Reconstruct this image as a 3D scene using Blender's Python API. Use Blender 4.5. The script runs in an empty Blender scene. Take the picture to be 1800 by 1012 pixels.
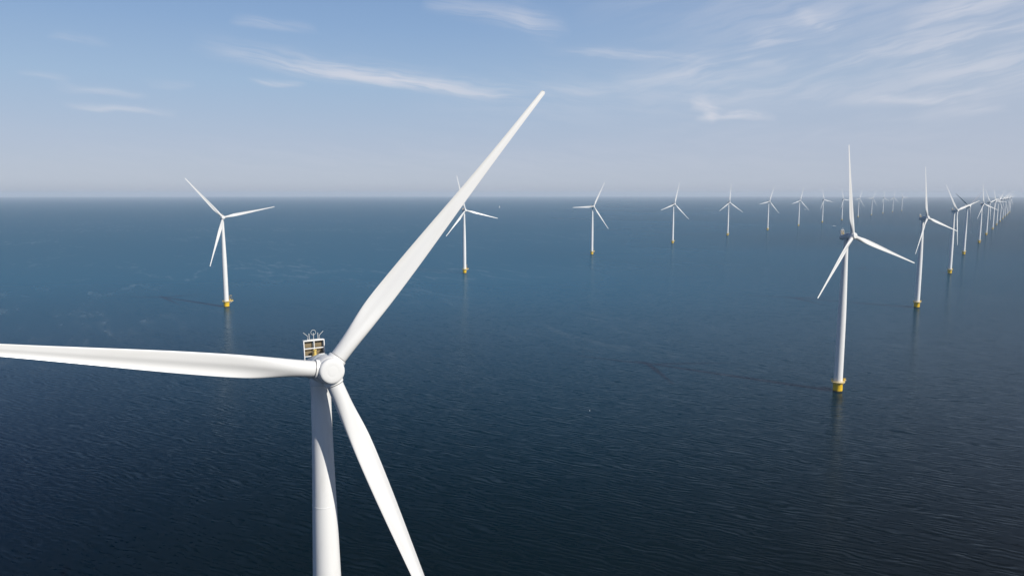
import bpy, bmesh, math, random
from mathutils import Vector, Matrix, Quaternion
PI = math.pi; R = math.radians
sc = bpy.context.scene
col = sc.collection
random.seed(7)

# ------------------------------------------------------------------ camera
CAM_H = 120.2; PITCH = R(7.24); FPX = 1300.0
cam_d = bpy.data.cameras.new('camera'); cam = bpy.data.objects.new('camera', cam_d); col.objects.link(cam)
cam.location = (0, 0, CAM_H); cam.rotation_euler = (PI/2 - PITCH, 0, 0)
cam_d.sensor_fit = 'HORIZONTAL'; cam_d.sensor_width = 36; cam_d.lens = 36*FPX/1800
cam_d.clip_start = 0.5; cam_d.clip_end = 90000
sc.camera = cam

SUN_AZ, SUN_EL = 126.3, 36.2          # clockwise from the viewing direction (+Y)

# ------------------------------------------------------------------ node helpers
class NT:
    def __init__(s, tree): s.t = tree
    def n(s, typ, **kw):
        nd = s.t.nodes.new(typ)
        for k, v in kw.items(): setattr(nd, k, v)
        return nd
    def put(s, sock, v):
        if hasattr(v, 'links') or isinstance(v, bpy.types.NodeSocket): s.t.links.new(v, sock)
        else: sock.default_value = v
    def m(s, op, a, b=None, c=None, clamp=False):
        nd = s.n('ShaderNodeMath', operation=op, use_clamp=clamp)
        s.put(nd.inputs[0], a)
        if b is not None: s.put(nd.inputs[1], b)
        if c is not None: s.put(nd.inputs[2], c)
        return nd.outputs[0]
    def add(s, a, b): return s.m('ADD', a, b)
    def sub(s, a, b): return s.m('SUBTRACT', a, b)
    def mul(s, a, b): return s.m('MULTIPLY', a, b)
    def xyz(s, x, y, z):
        nd = s.n('ShaderNodeCombineXYZ')
        for i, v in enumerate((x, y, z)): s.put(nd.inputs[i], v)
        return nd.outputs[0]
    def sep(s, v):
        nd = s.n('ShaderNodeSeparateXYZ'); s.put(nd.inputs[0], v); return nd.outputs
    def noise(s, vec, scale=1.0, detail=2.0, rough=0.5, dist=0.0, color=False):
        nd = s.n('ShaderNodeTexNoise', noise_dimensions='3D')
        s.put(nd.inputs['Vector'], vec); nd.inputs['Scale'].default_value = scale
        nd.inputs['Detail'].default_value = detail; nd.inputs['Roughness'].default_value = rough
        nd.inputs['Distortion'].default_value = dist
        return nd.outputs['Color' if color else 0]
    def ramp(s, v, a, b, c=0.0, d=1.0, smooth=True):
        nd = s.n('ShaderNodeMapRange', interpolation_type='SMOOTHSTEP' if smooth else 'LINEAR', clamp=True)
        s.put(nd.inputs[0], v)
        for i, q in enumerate((a, b, c, d)): s.put(nd.inputs[1+i], q)
        return nd.outputs[0]
    def mixc(s, f, a, b):
        nd = s.n('ShaderNodeMix', data_type='RGBA')
        s.put(nd.inputs[0], f)
        s.put(nd.inputs[6], a if not isinstance(a, tuple) else (*a, 1)[:4]); s.put(nd.inputs[7], b if not isinstance(b, tuple) else (*b, 1)[:4])
        return nd.outputs[2]

def new_mat(name):
    m = bpy.data.materials.new(name); m.use_nodes = True
    t = NT(m.node_tree); m.node_tree.nodes.clear()
    out = t.n('ShaderNodeOutputMaterial')
    return m, t, out

# ------------------------------------------------------------------ sky
def sky_dir(px, py):
    """a direction in the sky, (azimuth, elevation) in degrees"""
    x = (px-900)/FPX; z = (506-py)/FPX
    c, s = math.cos(PITCH), math.sin(PITCH)
    d = Vector((x, c + z*s, -s + z*c)).normalized()
    return math.degrees(math.atan2(d.x, d.y)), math.degrees(math.asin(d.z))

# cirrus: (start, end, softness above, softness below [degrees], strength, sag in degrees, kind)
CIRRUS = [
    (330, 86, 935, 173, .85, .38, .55, -.25, 'L'),
    (455, 104, 800, 158, .75, .50, .55, -.20, 'L'),
    (600, 130, 922, 172, .30, .16, .50, -.10, 'L'),
    (425, 143, 540, 148, .20, .13, .50, 0, 'L'),
    (105, 182, 320, 200, .24, .14, .45, .05, 'L'),
    (95, 150, 250, 167, .22, .16, .36, 0, 'L'),
    (245, 146, 350, 153, .30, .16, .32, -.1, 'L'),
    (30, 125, 130, 142, .22, .15, .22, 0, 'L'),
    (90, 66, 200, 82, .25, .15, .20, 0, 'L'),
    (400, 40, 560, 56, .40, .22, .28, 0, 'L'),
    (750, 4, 1000, 52, .9, .55, .36, .1, 'L'),
    (890, 10, 975, 72, .8, .5, .22, 0, 'L'),
    (945, 84, 1260, 108, .35, .25, .36, .1, 'L'),
    (930, 155, 1110, 158, .5, .3, .22, 0, 'L'),
    (700, 175, 1500, 170, 2.2, 1.6, .14, 0, 'L'),
    (1310, 80, 1500, 28, .8, .45, .85, .25, 'R'),
    (1395, 18, 1470, 50, .5, .35, .45, 0, 'R'),
    (1580, 58, 1850, -30, 1.1, .6, .70, .45, 'R'),
    (1430, 116, 1720, 88, .9, .5, .55, .4, 'R'),
    (1600, 98, 1860, 30, .9, .45, .60, .35, 'R'),
    (1080, 160, 1300, 112, 1.1, .8, .48, .1, 'R'),
    (1150, 140, 1500, 120, 1.6, 1.1, .20, 0, 'R'),
    (1290, 100, 1420, 112, .5, .4, .34, 0, 'R'),
    (1100, 168, 1700, 172, 1.1, .5, .34, .3, 'R'),
    (1480, 176, 1690, 176, .3, .18, .58, .2, 'R'),
    (1600, 180, 1860, 120, 1.6, .9, .52, .4, 'R'),
    (1500, 150, 1850, 100, 1.5, 1.0, .32, .3, 'R'),
    (1205, 180, 1268, 208, .55, .32, 1.0, .35, 'F'),
    (1215, 207, 1362, 204, .34, .24, .85, .35, 'F'),
    (1605, 206, 1790, 184, .4, .25, .40, .1, 'R'),
    (1500, 206, 1640, 204, .3, .2, .22, 0, 'R'),
    (1100, 240, 1800, 236, .8, .6, .14, 0, 'R'),
    (1000, -60, 2000, 60, 5., 4., .22, 0, 'R'),
    (-500, 330, 2300, 330, 3.0, 2., .20, 0, 'L'),
]
SKY_STRENGTH = 0.085
world = bpy.data.worlds.new('World'); sc.world = world; world.use_nodes = True
w = NT(world.node_tree); world.node_tree.nodes.clear()
sky = w.n('ShaderNodeTexSky', sky_type='NISHITA')
sky.sun_disc = False; sky.sun_elevation = R(SUN_EL); sky.sun_rotation = R(SUN_AZ)
sky.altitude = 0; sky.air_density = 1.0; sky.dust_density = 0.6; sky.ozone_density = 2.0
tc = w.n('ShaderNodeTexCoord')
dx, dy, dz = w.sep(tc.outputs['Generated'])
az = w.mul(w.m('ARCTAN2', dx, dy), 180/PI); el = w.mul(w.m('ARCSINE', dz), 180/PI)
front = None
warp = w.sep(w.noise(w.xyz(w.mul(az, .22), w.mul(el, .55), 3.1), 1.0, 2, .5, color=True))
azw = w.add(az, w.mul(w.sub(warp[0], .5), 2.6)); elw = w.add(el, w.mul(w.sub(warp[1], .5), 1.1))
def fibre(angle, su, sv, seed):
    ca, sa = math.cos(R(angle)), math.sin(R(angle))
    u = w.add(w.mul(azw, ca), w.mul(elw, sa)); v = w.sub(w.mul(elw, ca), w.mul(azw, sa))
    a_ = w.noise(w.xyz(w.mul(u, su), w.mul(v, sv), seed), 1.0, 3.0, .60)
    b_ = w.noise(w.xyz(w.mul(u, su*2.2), w.mul(v, sv*4.5), seed+31), 1.0, 3.0, .62)
    return w.m('MULTIPLY_ADD', w.sub(b_, .5), .55 if angle < 0 else .30, a_)
FIB = {'L': w.ramp(fibre(-7, .16, 1.5, 1.7), .30, .72, .25, 1.35),
       'R': w.ramp(fibre(11, .16, 1.25, 7.7), .32, .70, .15, 1.45),
       'F': w.ramp(fibre(-10, .5, 1.6, 12.3), .30, .70, .35, 1.3)}
total = None
for (x0, y0, x1, y1, wu, wd, st, sag, kind) in CIRRUS:
    a0, e0 = sky_dir(x0, y0); a1, e1 = sky_dir(x1, y1)
    ca_, ce_ = (a0+a1)/2, (e0+e1)/2
    L = math.hypot(a1-a0, e1-e0)/2; ux, uy = (a1-a0)/2/L, (e1-e0)/2/L
    ra, re = w.sub(azw, ca_), w.sub(elw, ce_)
    t_ = w.m('MULTIPLY_ADD', ra, ux/L, w.mul(re, uy/L))
    b_ = w.m('MULTIPLY_ADD', ra, -uy, w.mul(re, ux))
    t2 = w.mul(t_, t_)
    env = w.sub(1.0, w.m('MINIMUM', t2, 1.0))
    b_ = w.sub(b_, w.mul(w.sub(t2, .33), -sag if sag else 0.0)) if sag else b_
    wid = w.m('MULTIPLY_ADD', w.m('GREATER_THAN', b_, 0.0), wu-wd, wd)
    q = w.m('DIVIDE', b_, wid)
    prof = w.m('EXPONENT', w.mul(w.mul(q, q), -1.0))
    val = w.mul(w.mul(env, prof), w.mul(FIB[kind], st*(.78 if kind == 'R' else 1.0)))
    total = val if total is None else w.add(total, val)
cover = w.mul(w.sub(1.0, w.m('EXPONENT', w.mul(total, -1.0))), w.ramp(el, 0.3, 3.0))
# pale sea air low in the sky (bluer and deeper higher up)
def lin(c): return tuple(((v/255+.055)/1.055)**2.4/SKY_STRENGTH for v in c)
rampn = w.n('ShaderNodeValToRGB'); cr = rampn.color_ramp
stops = [(0.0, (176, 183, 199)), (.9, (184, 194, 211)), (3.5, (176, 190, 213)), (8, (159, 185, 215)), (12, (140, 171, 210)), (15.5, (126, 159, 203)), (17.5, (88, 128, 184)), (21, (52, 92, 150)), (45, (14, 40, 90))]
while len(cr.elements) < len(stops): cr.elements.new(.5)
for e_, (d_, c_) in zip(cr.elements, stops): e_.position = d_/45; e_.color = (*lin(c_), 1)
w.put(rampn.inputs[0], w.m('DIVIDE', el, 45.0))
skyc = w.mixc(w.ramp(el, 15.0, 60.0, .9, .6), sky.outputs[0], rampn.outputs[0])
# thin high veil that thickens towards the sun's side of the sky
veil = w.mul(w.ramp(w.m('ABSOLUTE', w.sub(az, 62)), 8, 70, .60, 0.0), w.ramp(el, 60, 18, 0, 1))
skyc = w.mixc(veil, skyc, (*lin((184, 191, 206)), 1))

# cloud: high ice cloud lit by the sun, its brightness set against the clear sky's own scale
cloud = (7.9, 8.1, 9.0, 1)
mixed = w.mixc(w.m('MINIMUM', cover, .92), skyc, cloud)
bg = w.n('ShaderNodeBackground'); w.put(bg.inputs[0], mixed); bg.inputs[1].default_value = SKY_STRENGTH
wo = w.n('ShaderNodeOutputWorld'); w.t.links.new(bg.outputs[0], wo.inputs[0])

sun_d = bpy.data.lights.new('sun', 'SUN'); sun = bpy.data.objects.new('sun', sun_d); col.objects.link(sun)
sun_d.energy = 4.8; sun_d.angle = R(0.5); sun_d.color = (1.0, .95, .87)
sdir = Vector((math.sin(R(SUN_AZ))*math.cos(R(SUN_EL)), math.cos(R(SUN_AZ))*math.cos(R(SUN_EL)), math.sin(R(SUN_EL))))
sun.rotation_euler = (-sdir).to_track_quat('-Z', 'Y').to_euler()
sun.location = sdir*30000

# ------------------------------------------------------------------ materials
def paint(name, base, rough=.35, dirt=.06, scale=.35, coat=0.0):
    m, t, out = new_mat(name)
    g = t.n('ShaderNodeTexCoord')
    x, y, z = t.sep(g.outputs['Object'])
    n1 = t.noise(t.xyz(t.mul(x, 1.6), t.mul(y, 1.6), t.mul(z, .25)), scale*2, 5, .6)
    f = t.ramp(n1, .45, .8, 0, 1)
    c = t.mixc(t.mul(f, dirt*4), base, tuple(q*.72*k for q, k in zip(base, (1, .97, .90))))
    p = t.n('ShaderNodeBsdfPrincipled'); t.put(p.inputs['Base Color'], c)
    t.put(p.inputs['Roughness'], t.m('MULTIPLY_ADD', n1, .12, rough-.06))
    p.inputs['Coat Weight'].default_value = coat
    t.t.links.new(p.outputs[0], out.inputs[0]); return m
WHITE = paint('white_tower_paint', (.80, .80, .785), .38, .06)
BLADE = paint('white_blade_gelcoat', (.72, .72, .708), .30, .05, .2)
GREY = paint('galvanised_steel', (.62, .62, .60), .45, .08, 1.5)
YELLOW = None
RAD = None
def make_yellow():
    m, t, out = new_mat('yellow_marine_paint')
    g = t.n('ShaderNodeTexCoord'); x, y, z = t.sep(g.outputs['Object'])
    n1 = t.noise(t.xyz(t.mul(x, 1.2), t.mul(y, 1.2), t.mul(z, .22)), 1.4, 5, .65)
    c = t.mixc(t.mul(t.ramp(n1, .5, .78), .5), (.93, .58, .025), (.50, .27, .03))
    # weed and tar band that the water keeps wet
    zz = t.add(z, t.mul(t.sub(t.noise(g.outputs['Object'], .9, 3), .5), .7))
    c = t.mixc(t.ramp(zz, 1.1, .55), c, (.030, .032, .02))
    p = t.n('ShaderNodeBsdfPrincipled'); t.put(p.inputs['Base Color'], c); p.inputs['Roughness'].default_value = .45
    t.t.links.new(p.outputs[0], out.inputs[0]); return m
YELLOW = make_yellow()
def make_rad():
    m, t, out = new_mat('brown_radiator_fins')
    g = t.n('ShaderNodeTexCoord'); x, y, z = t.sep(g.outputs['Object'])
    wv = t.m('SINE', t.mul(z, 95.0))
    c = t.mixc(t.ramp(wv, -.6, .6), (.16, .12, .062), (.28, .215, .125))
    p = t.n('ShaderNodeBsdfPrincipled'); t.put(p.inputs['Base Color'], c); p.inputs['Roughness'].default_value = .5
    p.inputs['Metallic'].default_value = .2
    t.t.links.new(p.outputs[0], out.inputs[0]); return m
RAD = make_rad()
DARK = paint('dark_rubber_seal', (.16, .16, .165), .6)

# water ---------------------------------------------------------------
def make_water(name='sea_water', calm=1.0):
    m, t, out = new_mat(name)
    geo = t.n('ShaderNodeNewGeometry'); px, py, pz = t.sep(geo.outputs['Position'])
    def rot(azd):      # u along the crests, v across them
        s, c = math.sin(R(azd)), math.cos(R(azd))
        u = t.m('MULTIPLY_ADD', px, s, t.mul(py, c)); v = t.m('MULTIPLY_ADD', px, -c, t.mul(py, s))
        return u, v, (-c, s)
    sx = sy = None
    def addslope(azd, lu, lv, amp, detail, rough, dist=0.0, seed=0.0, mod=None):
        nonlocal sx, sy
        u, v, (vx, vy) = rot(azd)
        n_ = t.noise(t.xyz(t.m('DIVIDE', u, lu), t.m('DIVIDE', v, lv), seed), 1.0, detail, rough, dist)
        s_ = t.mul(t.sub(n_, .5), amp*calm)
        if mod is not None: s_ = t.mul(s_, mod)
        ax, ay = t.mul(s_, vx), t.mul(s_, vy)
        sx = ax if sx is None else t.add(sx, ax); sy = ay if sy is None else t.add(sy, ay)
    # gusts: broad patches where the ripples are higher or lower
    gust = t.ramp(t.noise(t.xyz(t.mul(px, .0016), t.mul(py, .0034), .3), 1.0, 4, .6, .6), .30, .70, .72, 1.25)
    def wavelets(azd, lam, amp, lu, lv, seed, mod):      # short wind waves with long wandering crests
        nonlocal sx, sy
        u, v, (vx, vy) = rot(azd)
        ph = t.noise(t.xyz(t.m('DIVIDE', u, lu), t.m('DIVIDE', v, lv), seed), 1.0, 2, .5)
        en = t.ramp(t.noise(t.xyz(t.m('DIVIDE', u, lu*.8), t.m('DIVIDE', v, lv*.7), seed+40), 1.0, 2, .5), .34, .66, .15, 1.3)
        s_ = t.mul(t.m('SINE', t.add(t.mul(v, 2*PI/lam), t.mul(ph, 26.0))), amp*calm)
        s_ = t.mul(t.mul(s_, en), mod)
        ax, ay = t.mul(s_, vx), t.mul(s_, vy)
        sx = ax if sx is None else t.add(sx, ax); sy = ay if sy is None else t.add(sy, ay)
    wavelets(117, 2.7, .062, 22, 10, 1.0, gust)
    wavelets(106, 1.6, .048, 13, 6, 3.0, gust)
    wavelets(130, 4.6, .016, 40, 18, 6.0, gust)
    addslope(117, 6.0, 1.0, .18, 2, .55, .3, 1.0, gust)
    addslope(104, 2.6, .5, .14, 2, .5, 0, 5.0, gust)
    addslope(132, 26., 6.5, .05, 2, .5, .4, 9.0)
    addslope(35, 3.5, 1.4, .10, 1, .5, 0, 13.0, gust)
    nv = t.xyz(sx, sy, 1.0)
    nn = t.n('ShaderNodeVectorMath', operation='NORMALIZE'); t.put(nn.inputs[0], nv); nrm = nn.outputs[0]
    # thin foam lines drawn out by the wind, in broken windrows
    u, v, _ = rot(150)
    wr = t.sep(t.noise(t.xyz(t.mul(px, .006), t.mul(py, .006), 2.0), 1.0, 3, .55, color=True))
    uu = t.add(u, t.mul(t.sub(wr[0], .5), 110)); vv = t.add(v, t.mul(t.sub(wr[1], .5), 60))
    ln = t.noise(t.xyz(t.mul(uu, .0032), t.mul(vv, .0125), 4.0), 1.0, 4, .60)
    ridge = t.ramp(t.m('ABSOLUTE', t.sub(ln, .5)), .0, .045, 1.0, 0.0)
    patch = t.ramp(t.noise(t.xyz(t.mul(px, .0032), t.mul(py, .0030), 8.0), 1.0, 3, .55), .44, .62)
    brk = t.ramp(t.noise(t.xyz(t.mul(u, .018), t.mul(v, .06), 11.0), 1.0, 4, .62), .40, .74)
    foam = t.mul(t.mul(t.mul(ridge, patch), brk), t.ramp(py, 430, 620))
    # water body
    bodyn = t.noise(t.xyz(t.mul(px, .0012), t.mul(py, .0012), 21.0), 1.0, 2, .5)
    body = t.mixc(t.ramp(bodyn, .35, .65), (.0001, .0032, .0048), (.0002, .0046, .0062))
    # hue of the reflected sky put into the body colour: bluer left, browner right
    side = t.add(t.m('DIVIDE', px, t.add(t.m('ABSOLUTE', py), 260)), t.mul(t.sub(bodyn, .5), .5))
    body = t.mixc(t.ramp(side, -.05, -.75), body, (.0003, .0066, .0220))
    body = t.mixc(t.ramp(side, .05, .60), body, (.0048, .0044, .0048))
    # shade put into the colour: near water kept dark, brighter and bluer with distance
    far_light = t.ramp(t.add(py, t.mul(t.sub(bodyn, .5), 400)), 160, 1100)
    body = t.mixc(t.mul(far_light, t.ramp(side, .80, .0, .40, 1.0)), body, (.0002, .0760, .1420))
    body = t.mixc(t.mul(t.mul(foam, t.ramp(side, .25, -.25, .35, 1.0)), .13), body, (.55, .60, .62))
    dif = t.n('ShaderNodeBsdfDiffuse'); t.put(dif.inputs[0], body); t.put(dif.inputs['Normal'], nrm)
    gl = t.n('ShaderNodeBsdfGlossy', distribution='GGX'); gl.inputs['Color'].default_value = (.84, .93, 1, 1)
    gl.inputs['Roughness'].default_value = .20
    t.put(gl.inputs['Normal'], nrm)
    fr = t.n('ShaderNodeFresnel'); fr.inputs['IOR'].default_value = 1.333; t.put(fr.inputs['Normal'], nrm)
    fac = t.m('MINIMUM', t.m('POWER', fr.outputs[0], 1.52), .185)
    mx = t.n('ShaderNodeMixShader'); t.put(mx.inputs[0], fac)
    t.t.links.new(dif.outputs[0], mx.inputs[1]); t.t.links.new(gl.outputs[0], mx.inputs[2])
    t.t.links.new(mx.outputs[0], out.inputs[0]); return m
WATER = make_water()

# ------------------------------------------------------------------ mesh helpers
def link_mesh(name, bm, mat, parent=None, smooth=True, angle=35):
    me = bpy.data.meshes.new(name)
    bmesh.ops.recalc_face_normals(bm, faces=bm.faces)
    bm.to_mesh(me); bm.free()
    me.materials.append(mat)
    if smooth:
        me.shade_smooth()
        try: me.set_sharp_from_angle(angle=R(angle))
        except Exception: pass
    o = bpy.data.objects.new(name, me); col.objects.link(o)
    if parent is not None: o.parent = parent
    return o
def ring_loft(bm, rings, cap0=True, cap1=True):
    vr = [[bm.verts.new(p) for p in r] for r in rings]
    n = len(vr[0])
    for a, b in zip(vr, vr[1:]):
        for i in range(n):
            bm.faces.new((a[i], a[(i+1) % n], b[(i+1) % n], b[i]))
    if cap0: bm.faces.new(vr[0][::-1])
    if cap1: bm.faces.new(vr[-1])
    return vr
def lathe(bm, prof, axis='Z', n=48, cap0=True, cap1=True, off=(0, 0, 0)):
    rings = []
    for (h, r) in prof:
        ring = []
        for i in range(n):
            a = 2*PI*i/n
            c, s = r*math.cos(a), r*math.sin(a)
            p = (c, s, h) if axis == 'Z' else ((h, c, s) if axis == 'X' else (c, h, s))
            ring.append((p[0]+off[0], p[1]+off[1], p[2]+off[2]))
        rings.append(ring)
    ring_loft(bm, rings, cap0, cap1)
def tube(bm, pts, r, n=8):
    pts = [Vector(p) for p in pts]
    rings = []
    for i, p in enumerate(pts):
        d = (pts[min(i+1, len(pts)-1)] - pts[max(i-1, 0)]).normalized()
        up = Vector((0, 0, 1)) if abs(d.z) < .9 else Vector((1, 0, 0))
        a = d.cross(up).normalized(); b = d.cross(a).normalized()
        rings.append([p + a*r*math.cos(2*PI*k/n) + b*r*math.sin(2*PI*k/n) for k in range(n)])
    ring_loft(bm, rings)
def box(bm, c, s, rot=None, bev=0.0):
    m = Matrix.Translation(c) @ (rot.to_4x4() if rot else Matrix.Identity(4)) @ Matrix.Diagonal((*s, 1))
    g = bmesh.ops.create_cube(bm, size=1.0, matrix=m)
    if bev:
        es = list({e for v in g['verts'] for e in v.link_edges})
        bmesh.ops.bevel(bm, geom=es, offset=bev, segments=2, affect='EDGES', profile=.5)
def torus(bm, c, rad, r, axis='Y', n=20, k=6):
    rings = []
    for i in range(n):
        a = 2*PI*i/n
        ring = []
        for j in range(k):
            b = 2*PI*j/k
            q = rad + r*math.cos(b)
            if axis == 'Z': p = Vector((q*math.cos(a), q*math.sin(a), r*math.sin(b)))
            else: p = Vector((r*math.sin(b), q*math.cos(a), q*math.sin(a)))     # ring facing X
            ring.append(bm.verts.new(p + Vector(c)))
        rings.append(ring)
    for i in range(n):
        A, B = rings[i], rings[(i+1) % n]
        for j in range(k): bm.faces.new((A[j], A[(j+1) % k], B[(j+1) % k], B[j]))
def interp(tab, x):
    for (a, b), (c, d) in zip(tab, tab[1:]):
        if x <= c:
            f = (x-a)/(c-a); f = max(0, min(1, f)); return b + (d-b)*f
    return tab[-1][1]
def smooth_tab(tab, x, h=1.2):
    return sum(interp(tab, max(tab[0][0], min(tab[-1][0], x+h*k/3))) for k in (-3, -2, -1, 0, 1, 2, 3))/7

# ------------------------------------------------------------------ wind turbine (rotor faces local +X)
HUB = 95.0; TILT = R(6.0); PLANE = 4.3; RTIP = 53.3; ROOT = 2.15; FORWARD = 6.2
def blade_mesh():
    """span along +Z, upwind +X, leading edge +Y (the rotor turns clockwise seen from the front)"""
    chord = [(2.15, 2.32), (3.6, 2.32), (6, 2.52), (8, 2.82), (10, 3.04), (12, 3.10), (15, 3.04), (20, 2.80), (25, 2.42), (30, 2.00),
             (35, 1.60), (40, 1.28), (45, 1.04), (50, .85), (53.3, .72)]
    round_ = [(2.15, 1), (3.6, 1), (6, .62), (8.5, .28), (11, .08), (14, 0), (53.3, 0)]
    thick = [(2.15, 1), (6, .72), (9, .46), (12, .36), (16, .30), (25, .23), (40, .18), (53.3, .16)]
    axisf = [(2.15, .5), (6, .46), (10, .41), (20, .42), (53.3, .42)]
    twist = [(2.15, 14), (6, 14), (10, 11), (16, 7), (25, 4), (38, 1), (53.3, -1)]
    rs = [ROOT + (RTIP-.35-ROOT)*(i/58) for i in range(59)] + [RTIP-.22, RTIP-.10, RTIP-.03, RTIP]
    tipk = {59: .90, 60: .72, 61: .46, 62: .12}
    N = 36; rings = []
    for i, r in enumerate(rs):
        c = smooth_tab(chord, r)*tipk.get(i, 1); rd = smooth_tab(round_, r); th = smooth_tab(thick, r); ax = smooth_tab(axisf, r)
        tw = R(smooth_tab(twist, r, 3)); fwd = FORWARD*(r/RTIP)
        ring = []
        for k in range(N):
            a = 2*PI*k/N
            # round root section
            cy, cx = .5*math.cos(a), .5*math.sin(a)
            # aerofoil: x from leading edge (0) to trailing edge (1); +X pressure side (upwind) a little hollow towards the trailing edge
            xx = .5*(1-math.cos(a))
            yt = 5*th*(.2969*math.sqrt(max(xx, 0)) - .126*xx - .3516*xx**2 + .2843*xx**3 - .1015*xx**4)*.5*2
            yt = yt*.5 + .004
            camber = -.045*4*xx*(1-xx) - .055*math.sin(PI*min(1, max(0, (xx-.45)/.55)))*(1 if th > .16 else 0)
            side = 1 if math.sin(a) >= 0 else -1
            thk = yt*(.80 if side > 0 else 1.2)
            ay, axx = (ax - xx), (camber + side*thk)
            cy_, cx_ = cy + (ax-.5), cx
            y_ = (cy_*rd + ay*(1-rd))*c; x_ = (cx_*rd + axx*(1-rd))*c
            X = x_*math.cos(tw) + y_*math.sin(tw); Y = -x_*math.sin(tw) + y_*math.cos(tw)
            ring.append((X + fwd, Y, r))
        rings.append(ring)
    bm = bmesh.new(); ring_loft(bm, rings); return bm

def build_turbine(root):
    """returns {name: object}, everything modelled once"""
    P = {}
    # foundation: yellow steel pile with a flared top
    bm = bmesh.new()
    lathe(bm, [(-.9, 2.75), (0, 2.75), (4.9, 2.75), (5.1, 2.86), (5.6, 2.86), (5.75, 3.0), (6.0, 3.0)], n=56)
    P['foundation'] = link_mesh('foundation', bm, YELLOW, root)
    bm = bmesh.new()           # boat landing: two fender tubes and a ladder between them
    for s in (-.75, .75):
        tube(bm, [(3.0, s, 5.3), (3.75, s, 4.9), (3.9, s, 4.2), (3.9, s, -.8)], .16)
        for z in (1.2, 3.6): tube(bm, [(2.6, s, z), (3.9, s, z)], .11)
    for s in (-.3, .3): tube(bm, [(3.55, s, -.6), (3.55, s, 6.3)], .05, 6)
    for k in range(21): tube(bm, [(3.55, -.3, -.5+.32*k), (3.55, .3, -.5+.32*k)], .025, 5)
    P['boat_landing'] = link_mesh('boat_landing', bm, YELLOW, P['foundation'])
    # platform: ring deck with a square lay-down wing, local +X is the wing's side
    bm = bmesh.new()
    pts = []
    n = 44
    for i in range(n+1):
        a = R(33) + (2*PI - 2*R(33))*i/n
        pts.append((3.95*math.cos(a), 3.95*math.sin(a)))
    pts = pts + [(6.9, -2.15), (6.9, 2.15)]
    for z0, z1 in ((6.0, 6.28),):
        lo = [bm.verts.new((x, y, z0)) for x, y in pts]; hi = [bm.verts.new((x, y, z1)) for x, y in pts]
        bm.faces.new(lo[::-1]); bm.faces.new(hi)
        for i in range(len(pts)): bm.faces.new((lo[i], lo[(i+1) % len(pts)], hi[(i+1) % len(pts)], hi[i]))
    for k in range(10):        # brackets below
        a = 2*PI*k/10 + .2
        d = Vector((math.cos(a), math.sin(a), 0)); tube(bm, [d*2.8+Vector((0, 0, 4.6)), d*3.7+Vector((0, 0, 6.0))], .12, 6)
    for s in (-1.7, 1.7): tube(bm, [(2.3, s, 3.9), (6.2, s, 6.0)], .16, 6)
    P['platform'] = link_mesh('platform', bm, paint('pale_yellow_deck', (.74, .60, .30), .55, .10, 1.0), root, angle=30)
    bm = bmesh.new()
    L = len(pts)
    for z in (6.78, 7.38):
        tube(bm, [(x*.985, y*.985, z) for x, y in pts] + [(pts[0][0]*.985, pts[0][1]*.985, z)], .045, 5)
    for i in range(0, L, 2): tube(bm, [(pts[i][0]*.985, pts[i][1]*.985, 6.25), (pts[i][0]*.985, pts[i][1]*.985, 7.38)], .04, 5)
    for p in ((6.8, 0), (5.2, -2.1), (5.2, 2.1)): tube(bm, [(*p, 6.25), (*p, 7.38)], .04, 5)
    P['railing'] = link_mesh('railing', bm, YELLOW, P['platform'])
    bm = bmesh.new()           # davit crane
    lathe(bm, [(6.28, .42), (6.4, .42), (6.45, .26), (8.6, .24), (8.7, .3), (8.9, .3)], n=16, off=(4.1, .6, 0))
    arc = [(4.1 + 1.15*(1-math.cos(a)), .6-.5*math.sin(a)*.4, 11.0 + 1.15*math.sin(a)) for a in [PI*i/12*.82 for i in range(13)]]
    tube(bm, [(4.1, .6, 8.9)] + arc, .14, 8)
    e = arc[-1]
    tube(bm, [e, (e[0]+.1, e[1], e[2]-2.4)], .035, 5); box(bm, (e[0]+.1, e[1], e[2]-2.6), (.25, .25, .45), bev=.03)
    box(bm, (4.55, .6, 7.6), (.55, .5, .9), bev=.05)
    P['davit_crane'] = link_mesh('davit_crane', bm, YELLOW, P['platform'])
    bm = bmesh.new()
    box(bm, (5.7, -1.2, 6.75), (1.5, 1.1, .95), bev=.05)
    P['equipment_box'] = link_mesh('equipment_box', bm, paint('ochre_box_paint', (.70, .46, .06), .5, .1, 1.0), P['platform'])
    # tower
    bm = bmesh.new()
    prof = [(6.28, 2.62), (6.5, 2.62), (6.52, 2.55), (28, 2.50), (45, 2.42), (52, 2.32), (62, 2.10), (72, 1.84), (80, 1.60), (86, 1.48), (92.4, 1.44), (92.6, 1.55), (93.2, 1.55)]
    fine = []
    for (a, b), (c, d) in zip(prof, prof[1:]):
        k = max(1, int((c-a)/2.5))
        for j in range(k):
            h = a+(c-a)*j/k
            fine.append((h, smooth_tab(prof, h, 4) if 12 < h < 86 else b+(d-b)*j/k))
    fine.append(prof[-1])
    lathe(bm, fine, n=64)
    P['tower'] = link_mesh('tower', bm, WHITE, root)
    bm = bmesh.new()           # oval door, on the lay-down side
    rings = []
    for d_, sc_ in ((2.50, 1.0), (2.60, 1.0), (2.63, .93)):
        rings.append([(d_, .48*sc_*math.copysign(abs(math.cos(a))**.6, math.cos(a)), 7.6 + 1.1*sc_*math.copysign(abs(math.sin(a))**.6, math.sin(a))) for a in [2*PI*i/24 for i in range(24)]])
    ring_loft(bm, rings, False, True)
    P['door'] = link_mesh('door', bm, GREY, P['tower'])
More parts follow.
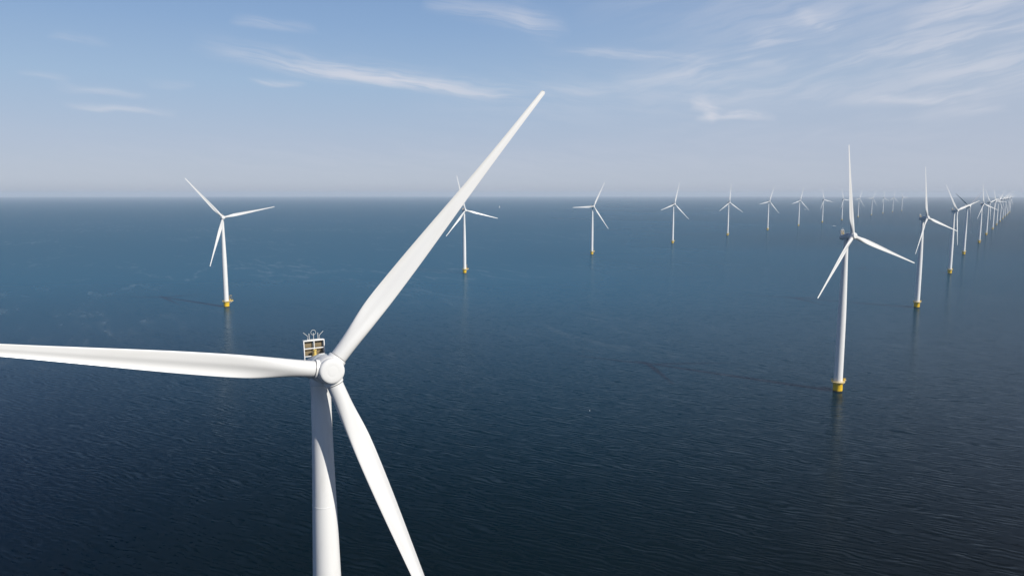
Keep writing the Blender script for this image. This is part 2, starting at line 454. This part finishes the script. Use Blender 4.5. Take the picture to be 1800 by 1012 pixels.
    for z, r_ in ((28, 2.505), (52, 2.325), (74, 1.78)):      # bolted joints between the tower's cans
        bm = bmesh.new()
        lathe(bm, [(z-.09, r_+.001), (z-.07, r_+.022), (z+.07, r_+.020), (z+.09, r_-.002)], n=64, cap0=False, cap1=False)
        link_mesh('flange_joint', bm, WHITE, P['tower'])
    # nacelle, in its own frame at the tower top, tilted with the shaft
    T = Matrix.Translation((0, 0, HUB)) @ Matrix.Rotation(-TILT, 4, 'Y')
    bm = bmesh.new()
    secs = [(-3.75, 1.25, .55, -1.25), (-3.62, 1.52, .74, -1.62), (-3.3, 1.68, .85, -1.80), (-2.2, 1.80, 1.15, -1.92), (-.8, 1.93, 1.62, -2.0), (.6, 2.02, 1.98, -2.04),
            (1.4, 2.06, 2.06, -2.06), (2.1, 2.06, 2.06, -2.06), (2.25, 1.95, 1.95, -1.95)]
    rings = []
    for x, hw, zt, zb in secs:
        ring = []; e_ = 2.0 + 1.3*max(0, min(1, (1.2-x)/3.5))
        for k in range(48):
            a = 2*PI*k/48
            cc, ss = math.cos(a), math.sin(a)
            yy = hw*math.copysign(abs(cc)**(2/e_), cc)
            zz = math.copysign(abs(ss)**(2/e_), ss)
            ring.append((x, yy, (zt+zb)/2 + zz*(zt-zb)/2))
        rings.append(ring)
    ring_loft(bm, rings)
    lathe(bm, [(-2.6, 1.60), (-1.95, 1.62), (-1.5, 1.5)], n=48)
    P['nacelle'] = link_mesh('nacelle', bm, paint('shaded_grey_nacelle_paint', (.55, .59, .61), .4, .06), root, angle=40); P['nacelle'].matrix_local = T  # greyer than the tower's white: the nacelle's shade put into its paint
    # cooler rack on the back of the roof: frame, fins, mast
    bm = bmesh.new()
    zt, zm, zb, xf, xb = 3.75, 2.62, 1.46, -2.45, -3.25
    hw = 1.52
    for s in (-1, 1):
        box(bm, (xf, s*hw, (zt+.7)/2), (.16, .13, zt-.7), bev=.02)
        for q in (0, 1):
            pass
        # side sheet
        v = [bm.verts.new(p) for p in ((xf-.05, s*(hw+.0), zt-.05), (xb, s*hw, zt-.05), (xb, s*hw, .6), (xf-.05, s*hw, .8))]
        v2 = [bm.verts.new((p.co.x, p.co.y-s*.05, p.co.z)) for p in v]
        bm.faces.new(v); bm.faces.new(v2[::-1])
        for i in range(4): bm.faces.new((v[i], v[(i+1) % 4], v2[(i+1) % 4], v2[i]))
    for z in (zt, zm, zb): box(bm, (xf+.003, 0, z), (.15, 2*hw+.12, .13), bev=.02)
    box(bm, (xf+.006, 0, (zt+zm)/2), (.13, .13, zt-zm-.13), bev=.015)
    box(bm, (xf-.01, -.03, (zm+zb)/2), (.10, .10, zm-zb-.13), bev=.015)
    box(bm, ((xf+xb)/2, 0, zt+.09), (.95, 2*hw+.02, .06), bev=.01)
    P['cooler_frame'] = link_mesh('cooler_frame', bm, WHITE, root, angle=30); P['cooler_frame'].matrix_local = T
    bm = bmesh.new()
    for s in (-1, 1):
        box(bm, (xb+.18, s*.74, (zt+zm)/2), (.22, 1.32, 1.0), bev=.02)
        box(bm, (xb+.18, s*.74, (zm+zb)/2), (.22, 1.32, 1.03), bev=.02)
    P['radiator'] = link_mesh('radiator', bm, RAD, P['cooler_frame'], angle=30)
    bm = bmesh.new()
    box(bm, (-2.5, 0, zt+.17), (.22, 2.05, .09), bev=.015)
    for s in (-1, 1):
        tube(bm, [(-2.5, s*.66, zt+.2), (-2.5, s*.66, zt+1.12)], .055, 8)
        tube(bm, [(-2.5, s*.88, zt+.2), (-2.5, s*.88, zt+.72), (-2.5, s*1.50, zt+1.30)], .04, 7)
    tube(bm, [(-2.5, 0, zt+.2), (-2.5, 0, zt+1.15)], .045, 7)
    torus(bm, (-2.5, 0, zt+1.22), .36, .032)
    P['antenna_rack'] = link_mesh('antenna_rack', bm, GREY, P['cooler_frame'])
    bm = bmesh.new()
    lathe(bm, [(1.45, .42), (1.62, .42), (1.66, .24), (2.25, .22), (2.3, .30), (2.42, .30), (2.5, .12)], n=20, off=(-1.9, -.1, 0))
    P['aviation_lamp'] = link_mesh('aviation_lamp', bm, paint('straw_yellow_plastic', (.62, .46, .13), .4), P['nacelle'])
    bm = bmesh.new()           # roof hatch
    box(bm, (.1, .2, 1.87), (1.1, .9, .10), Quaternion((0, 1, 0), R(-13)).to_matrix(), bev=.03)
    P['hatch'] = link_mesh('hatch', bm, WHITE, P['nacelle'], angle=30)
    # hub: spinner body, dished nose cap
    bm = bmesh.new()
    lathe(bm, [(2.27, 1.9), (2.5, 2.02), (3.4, 2.08), (4.7, 2.06), (5.15, 1.97), (5.4, 1.86)], axis='X', n=64)
    P['hub'] = link_mesh('hub', bm, BLADE, root, angle=40); P['hub'].matrix_local = T
    bm = bmesh.new()
    lathe(bm, [(5.3, 1.80), (5.4, 1.82), (6.00, 1.80), (6.16, 1.75), (6.27, 1.64), (6.33, 1.45), (6.36, 1.1), (6.367, .80), (6.364, .78), (6.368, .76), (6.37, .3), (6.372, .05)], axis='X', n=64)
    P['nose_cap'] = link_mesh('nose_cap', bm, BLADE, P['hub'], angle=40)
    P['blade'] = link_mesh('blade', blade_mesh(), BLADE, root, angle=60)
    bm = bmesh.new()
    lathe(bm, [(.9, 1.36), (1.92, 1.36), (2.08, 1.34), (2.12, 1.28), (2.13, 1.21)], n=48, off=(.14, 0, 0))
    P['root_collar'] = link_mesh('root_collar', bm, WHITE, P['blade'], angle=40)
    bm = bmesh.new()           # dark seal where the blade leaves its collar
    lathe(bm, [(2.11, 1.20), (2.115, 1.255), (2.165, 1.255), (2.17, 1.20)], n=48, off=(.25, 0, 0), cap0=False, cap1=False)
    P['root_seal'] = link_mesh('root_seal', bm, DARK, P['blade'], angle=40)
    return P, T

def blade_matrix(T, phase, feather):
    # phase clockwise from straight up, seen from the front (looking along -X)
    # seen from the front, local +Y lies to the viewer's right
    return T @ Matrix.Translation((PLANE, 0, 0)) @ Matrix.Rotation(-phase, 4, 'X') @ Matrix.Rotation(feather, 4, 'Z')

proto_root = bpy.data.objects.new('wind_turbine', None); col.objects.link(proto_root)
proto_root.empty_display_size = 5
PARTS, TM = build_turbine(proto_root)
blades0 = [PARTS['blade']]
for k in (1, 2):
    b = PARTS['blade'].copy(); col.objects.link(b); b.parent = proto_root
    for kk in ('root_collar', 'root_seal'):
        c = PARTS[kk].copy(); col.objects.link(c); c.parent = b
    blades0.append(b)

SMALL = {'antenna_rack', 'aviation_lamp', 'hatch', 'door', 'flange_joint', 'boat_landing', 'equipment_box', 'nose_cap', 'root_collar', 'root_seal', 'radiator', 'railing', 'davit_crane'}
def copy_turbine(far):
    r = proto_root.copy(); col.objects.link(r)
    for ch in proto_root.children:
        c = ch.copy(); col.objects.link(c); c.parent = r
        for g in ch.children:
            if far and g.name.split('.')[0] in SMALL: continue
            d = g.copy(); col.objects.link(d); d.parent = c
    return r
def pose(root, x, y, yaw_az, phase, feather=0.0, sag=(0, 0, 0)):
    root.location = (x, y, 0)
    rz = PI/2 - R(yaw_az)            # local +X to compass azimuth
    root.rotation_euler = (0, 0, rz)
    k = 0
    for ch in root.children:
        kind = ch.name.split('.')[0]
        if kind == 'blade':
            ch.matrix_local = blade_matrix(TM, R(phase + sag[k]) + k*2*PI/3, R(feather)); k += 1
        elif kind in ('platform', 'foundation', 'tower'):
            extra = {'platform': 46, 'foundation': 12, 'tower': 46}[kind]
            ch.rotation_euler = (0, 0, (PI/2 - R(extra)) - rz)

def row_x(px, y): return (px-900)/FPX*(y*math.cos(PITCH) + CAM_H*math.sin(PITCH))
GF, GL, GR = 'wind turbines of the near right-hand row', 'wind turbines of the far left-hand row', 'wind turbines of the near right-hand row'
TURB = [
 # x, y, yaw, phase, feather, far, label, group
 (-28.2, 106.3, 149.4, 41.0, 0, 0, 'huge white wind turbine in the foreground, its rotor filling the left half of the view', GR),
 (200.0, 442.8, 150.4, -9.7, 0, 0, 'tall white wind turbine on a yellow base at right, largest of those seen whole', GR),
 (431.8, 780.3, 145.0, -12.9, 0, 0, 'white wind turbine with one upright blade, next behind the largest whole one at right', GR),
 (666.3, 1120.0, 149.5, -45.2, 0, 0, 'white wind turbine whose lower blade hangs straight down, just left of the dark-bladed one', GR),
 (903.5, 1476.4, 150.0, -55, -85, 0, 'wind turbine with feathered blades that look dark, fourth of the right-hand row seen whole', GR),
 (1155.5, 1829.4, 152.5, -12.2, 0, 0, 'white wind turbine with one upright blade directly behind the dark-bladed turbine at right', GR),
 (1397.9, 2183.1, 148.3, -44.4, 0, 0, 'white wind turbine sixth along the right-hand row, at the front of its crowded far end', GR),
 (row_x(1744.5, 2530), 2530, 149.5, -27, 0, 1, 'distant white wind turbine seventh along the right-hand row', GR),
 (row_x(1751.4, 2877), 2877, 149.5, 40, 0, 1, 'distant white wind turbine eighth along the right-hand row', GR),
 (row_x(1757.3, 3217), 3217, 149.5, -62, 0, 1, 'hazy distant wind turbine ninth along the right-hand row', GR),
 (row_x(1762.2, 3550), 3550, 149.5, 55, 0, 1, 'hazy distant wind turbine tenth along the right-hand row', GR),
 (row_x(1766.0, 3880), 3880, 149.5, 38, 0, 1, 'hazy distant wind turbine fourth from the far end of the right-hand row', GR),
 (row_x(1769.7, 4215), 4215, 149.5, 52, 0, 1, 'hazy distant wind turbine third from the far end of the right-hand row', GR),
 (row_x(1772.3, 4550), 4550, 149.5, 30, 0, 1, 'hazy distant wind turbine last but one at the far end of the right-hand row', GR),
 (row_x(1774.8, 4880), 4880, 149.5, 65, 0, 1, 'faintest wind turbine at the very far end of the right-hand row', GR),
 (-306.2, 784.7, 148.6, -41.2, 0, 0, 'white wind turbine standing alone on blue water at far left, yellow base', GL),
 (-72.5, 1125.5, 149.7, -15.6, 0, 0, 'white wind turbine partly hidden behind the raised blade of the foreground turbine', GL),
 (159.7, 1476.0, 151.6, 27.8, 0, 0, 'white wind turbine just right of the foreground blade, one blade pointing level to the left', GL),
 (393.7, 1813.9, 148.6, 14.4, 0, 0, 'white wind turbine fourth from the left in the far row', GL),
 (627.3, 2155.4, 151.1, 3.3, 0, 0, 'white wind turbine fifth from the left in the far row, one blade straight up', GL),
 (852.3, 2472.4, 152.7, 19.7, 0, 0, 'white wind turbine sixth from the left in the far row', GL),
 (1081.9, 2802.0, 153.5, 15.8, 0, 1, 'white wind turbine seventh in the far row with a small boat by its blade tip', GL),
 (1314.5, 3145.3, 148.6, -18.3, 0, 1, 'small white wind turbine in the far row nearest the white workboat', GL),
 (1512.3, 3404.5, 148.4, -21.8, 0, 1, 'small wind turbine just left of the upright blade of the large right turbine', GL),
 (1796.8, 3857.9, 146.4, 24.5, 0, 1, 'small hazy wind turbine first to the right of the large upright blade at right', GL),
 (2046.9, 4231.9, 149.7, 29.8, 0, 1, 'small hazy wind turbine second to the right of the large upright blade', GL),
 (2289.0, 4588.3, 146.4, -4.9, 0, 1, 'small hazy wind turbine third from the far end of the left-hand row', GL),
 (2531.6, 4944.9, 152.9, 11.2, 0, 1, 'small hazy wind turbine last but one at the far end of the left-hand row', GL),
 (2753.6, 5254.8, 150.7, -29.9, 0, 1, 'faintest wind turbine at the far end of the left-hand row, one blade level', GL),
]
roots = [proto_root] + [copy_turbine(tb[5]) for tb in TURB[1:]]
for r_, (x, y, yaw, ph, fe, far, lab, grp) in zip(roots, TURB):
    pose(r_, x, y, yaw, ph, fe, (0, 1.1, 0) if r_ is proto_root else (0, 0, 0))   # the hanging blade swings a touch under its own weight
    r_['label'] = lab; r_['category'] = 'wind turbine'; r_['group'] = grp

# ------------------------------------------------------------------ sea
def build_sea():
    bm = bmesh.new()
    radii = [0, 60, 150, 300, 600, 1200, 2400, 5000, 10000, 20000, 34000]; n = 96
    c = bm.verts.new((0, 0, 0)); prev = None
    for r in radii[1:]:
        ring = [bm.verts.new((r*math.cos(2*PI*i/n), r*math.sin(2*PI*i/n), 0)) for i in range(n)]
        for i in range(n):
            if prev is None: bm.faces.new((c, ring[i], ring[(i+1) % n]))
            else: bm.faces.new((prev[i], ring[i], ring[(i+1) % n], prev[(i+1) % n]))
        prev = ring
    for f in bm.faces:
        if f.normal.z < 0: f.normal_flip()
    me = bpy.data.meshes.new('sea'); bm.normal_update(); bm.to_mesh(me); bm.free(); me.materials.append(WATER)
    o = bpy.data.objects.new('sea', me); col.objects.link(o); o['kind'] = 'structure'; return o
build_sea()

# ------------------------------------------------------------------ haze over the sea
def build_haze():
    bm = bmesh.new()
    s, z0, z1 = 35000, -1.9, 172
    box(bm, (0, 0, (z0+z1)/2), (2*s, 2*s, z1-z0))
    m, t, out = new_mat('sea_haze')
    v = t.n('ShaderNodeVolumePrincipled')
    v.inputs['Color'].default_value = (.84, .915, 1.0, 1); v.inputs['Density'].default_value = 5.6e-5; v.inputs['Anisotropy'].default_value = .03
    t.t.links.new(v.outputs[0], out.inputs['Volume'])
    o = link_mesh('haze', bm, m, None, smooth=False); o['kind'] = 'stuff'
build_haze()

# ------------------------------------------------------------------ boats and a float
def ground_at(px, py):
    d = Vector(((px-900)/FPX, math.cos(PITCH) + (506-py)/FPX*math.sin(PITCH), -math.sin(PITCH) + (506-py)/FPX*math.cos(PITCH)))
    k = CAM_H/-d.z; return d.x*k, d.y*k
BOATW = paint('white_boat_gelcoat', (.80, .80, .80), .3)
BOATB = paint('navy_hull_paint', (.03, .05, .10), .35)
GLASS = paint('dark_cabin_glass', (.02, .025, .03), .08)
def hull(L, B, D, mat, parent):
    bm = bmesh.new(); rings = []
    for i in range(13):
        f = i/12; x = -L/2 + L*f
        wv = B/2*(1 - max(0, (f-.45)/.55)**2.2)*(.92 + .08*min(1, f*4)); wv = max(wv, .03)
        sheer = D*(.85 + .35*f*f)
        ring = []
        for yk, zk in ((-1, 1), (-.97, .55), (-.75, .1), (-.3, -.3), (0, -.42), (.3, -.3), (.75, .1), (.97, .55), (1, 1)):
            ring.append((x + (.6*f*f if zk > .5 else 0), yk*wv, sheer*zk if zk > 0 else zk*D))
        rings.append(ring)
    ring_loft(bm, rings); return link_mesh('hull', bm, mat, parent, angle=50)
def motorboat(x, y, rz, L, label):
    r = bpy.data.objects.new('motorboat', None); col.objects.link(r); r.location = (x, y, 0); r.rotation_euler = (0, 0, rz)
    r['label'] = label; r['category'] = 'boat'
    hull(L, L*.28, L*.12, BOATW, r)
    bm = bmesh.new()
    lx = L*.10
    v = [(-L*.18, -1, L*.10), (L*.26, -1, L*.10), (L*.14, -.9, L*.25), (-L*.16, -.9, L*.25)]
    rings = [[(a, s*L*.105*abs(b), c) for a, b, c in v] for s in (-1, 1)]
    ring_loft(bm, rings); cb = link_mesh('cabin', bm, BOATW, r, angle=20)
    bm = bmesh.new(); box(bm, (0, 0, L*.205), (L*.30, L*.215, L*.055), bev=.03); link_mesh('cabin_window', bm, GLASS, cb, angle=20)
    bm = bmesh.new(); tube(bm, [(-L*.1, 0, L*.25), (-L*.12, 0, L*.42)], .06); link_mesh('mast', bm, GREY, r)
    return r
x, y = ground_at(1466, 398)
motorboat(x, y, R(172), 15, 'small white workboat trailing a dark wake, left of the large right-hand turbine nacelle')
x, y = ground_at(1415.5, 369)
motorboat(x, y, R(170), 20, 'tiny white motorboat below the hub of the seventh turbine in the far row')
x, y = ground_at(878, 365)
sb = bpy.data.objects.new('sailing_boat', None); col.objects.link(sb); sb.location = (x, y, 0); sb.rotation_euler = (0, 0, R(20))
sb['label'] = 'tiny pale sailing boat near the horizon right of the raised foreground blade'; sb['category'] = 'boat'
hull(13, 3.8, 1.4, BOATW, sb)
bm = bmesh.new(); tube(bm, [(1, 0, 1.2), (1, 0, 18)], .10); link_mesh('mast', bm, GREY, sb)
bm = bmesh.new()
for pts in (((.8, 0, 2.2), (.8, 0, 17.5), (-5.5, .4, 2.4)), ((1.3, 0, 16), (6.4, 0, 1.6), (1.6, .5, 2.0))):
    a = [bm.verts.new(p) for p in pts]; b = [bm.verts.new((p[0], p[1]+.04, p[2])) for p in pts]
    bm.faces.new(a); bm.faces.new(b[::-1])
    for i in range(3): bm.faces.new((a[i], a[(i+1) % 3], b[(i+1) % 3], b[i]))
link_mesh('sail', bm, BOATW, sb, smooth=False)
# wake of the workboat: a strip of smoothed water
x0, y0 = ground_at(1468, 398.3); x1, y1 = ground_at(1600, 390.5)
bm = bmesh.new(); d = Vector((x1-x0, y1-y0, 0)); nrm = Vector((-d.y, d.x, 0)).normalized(); vs = []
for i in range(25):
    f = i/24; p = Vector((x0, y0, .06)) + d*f + nrm*12*math.sin(f*3.0); hw_ = 2.5 + 6*f
    vs.append((bm.verts.new(p+nrm*hw_), bm.verts.new(p-nrm*hw_)))
for a, b in zip(vs, vs[1:]): bm.faces.new((a[0], b[0], b[1], a[1]))
for f_ in bm.faces: 
    f_.normal_update()
    if f_.normal.z < 0: f_.normal_flip()
me = bpy.data.meshes.new('wake'); bm.to_mesh(me); bm.free(); me.materials.append(make_water('wake_water', .35))
wk = bpy.data.objects.new('wake', me); col.objects.link(wk); wk['kind'] = 'structure'
x, y = ground_at(1036.5, 721.5)
bm = bmesh.new()
lathe(bm, [(-.15, .05), (-.12, .14), (0, .22), (.1, .22), (.22, .15), (.28, .05), (.5, .04), (.52, .01)], n=20)
fl = link_mesh('float', bm, BOATW); fl.location = (x, y, 0)
fl['label'] = 'tiny white float on the dark open water right of the foreground turbine'; fl['category'] = 'float'

# ------------------------------------------------------------------ render settings
sc.view_settings.view_transform = 'Standard'; sc.view_settings.look = 'None'
sc.view_settings.exposure = 0.0; sc.view_settings.gamma = 1.0; sc.view_settings.use_curve_mapping = False
sc.render.engine = 'CYCLES'
cy = sc.cycles
cy.max_bounces = 6; cy.diffuse_bounces = 2; cy.glossy_bounces = 3; cy.volume_bounces = 2; cy.transparent_max_bounces = 8
cy.caustics_reflective = False; cy.caustics_refractive = False
cy.use_denoising = True
cy.use_adaptive_sampling = False
try: cy.denoiser = 'OPENIMAGEDENOISE'
except Exception: pass
cy.sample_clamp_indirect = 8
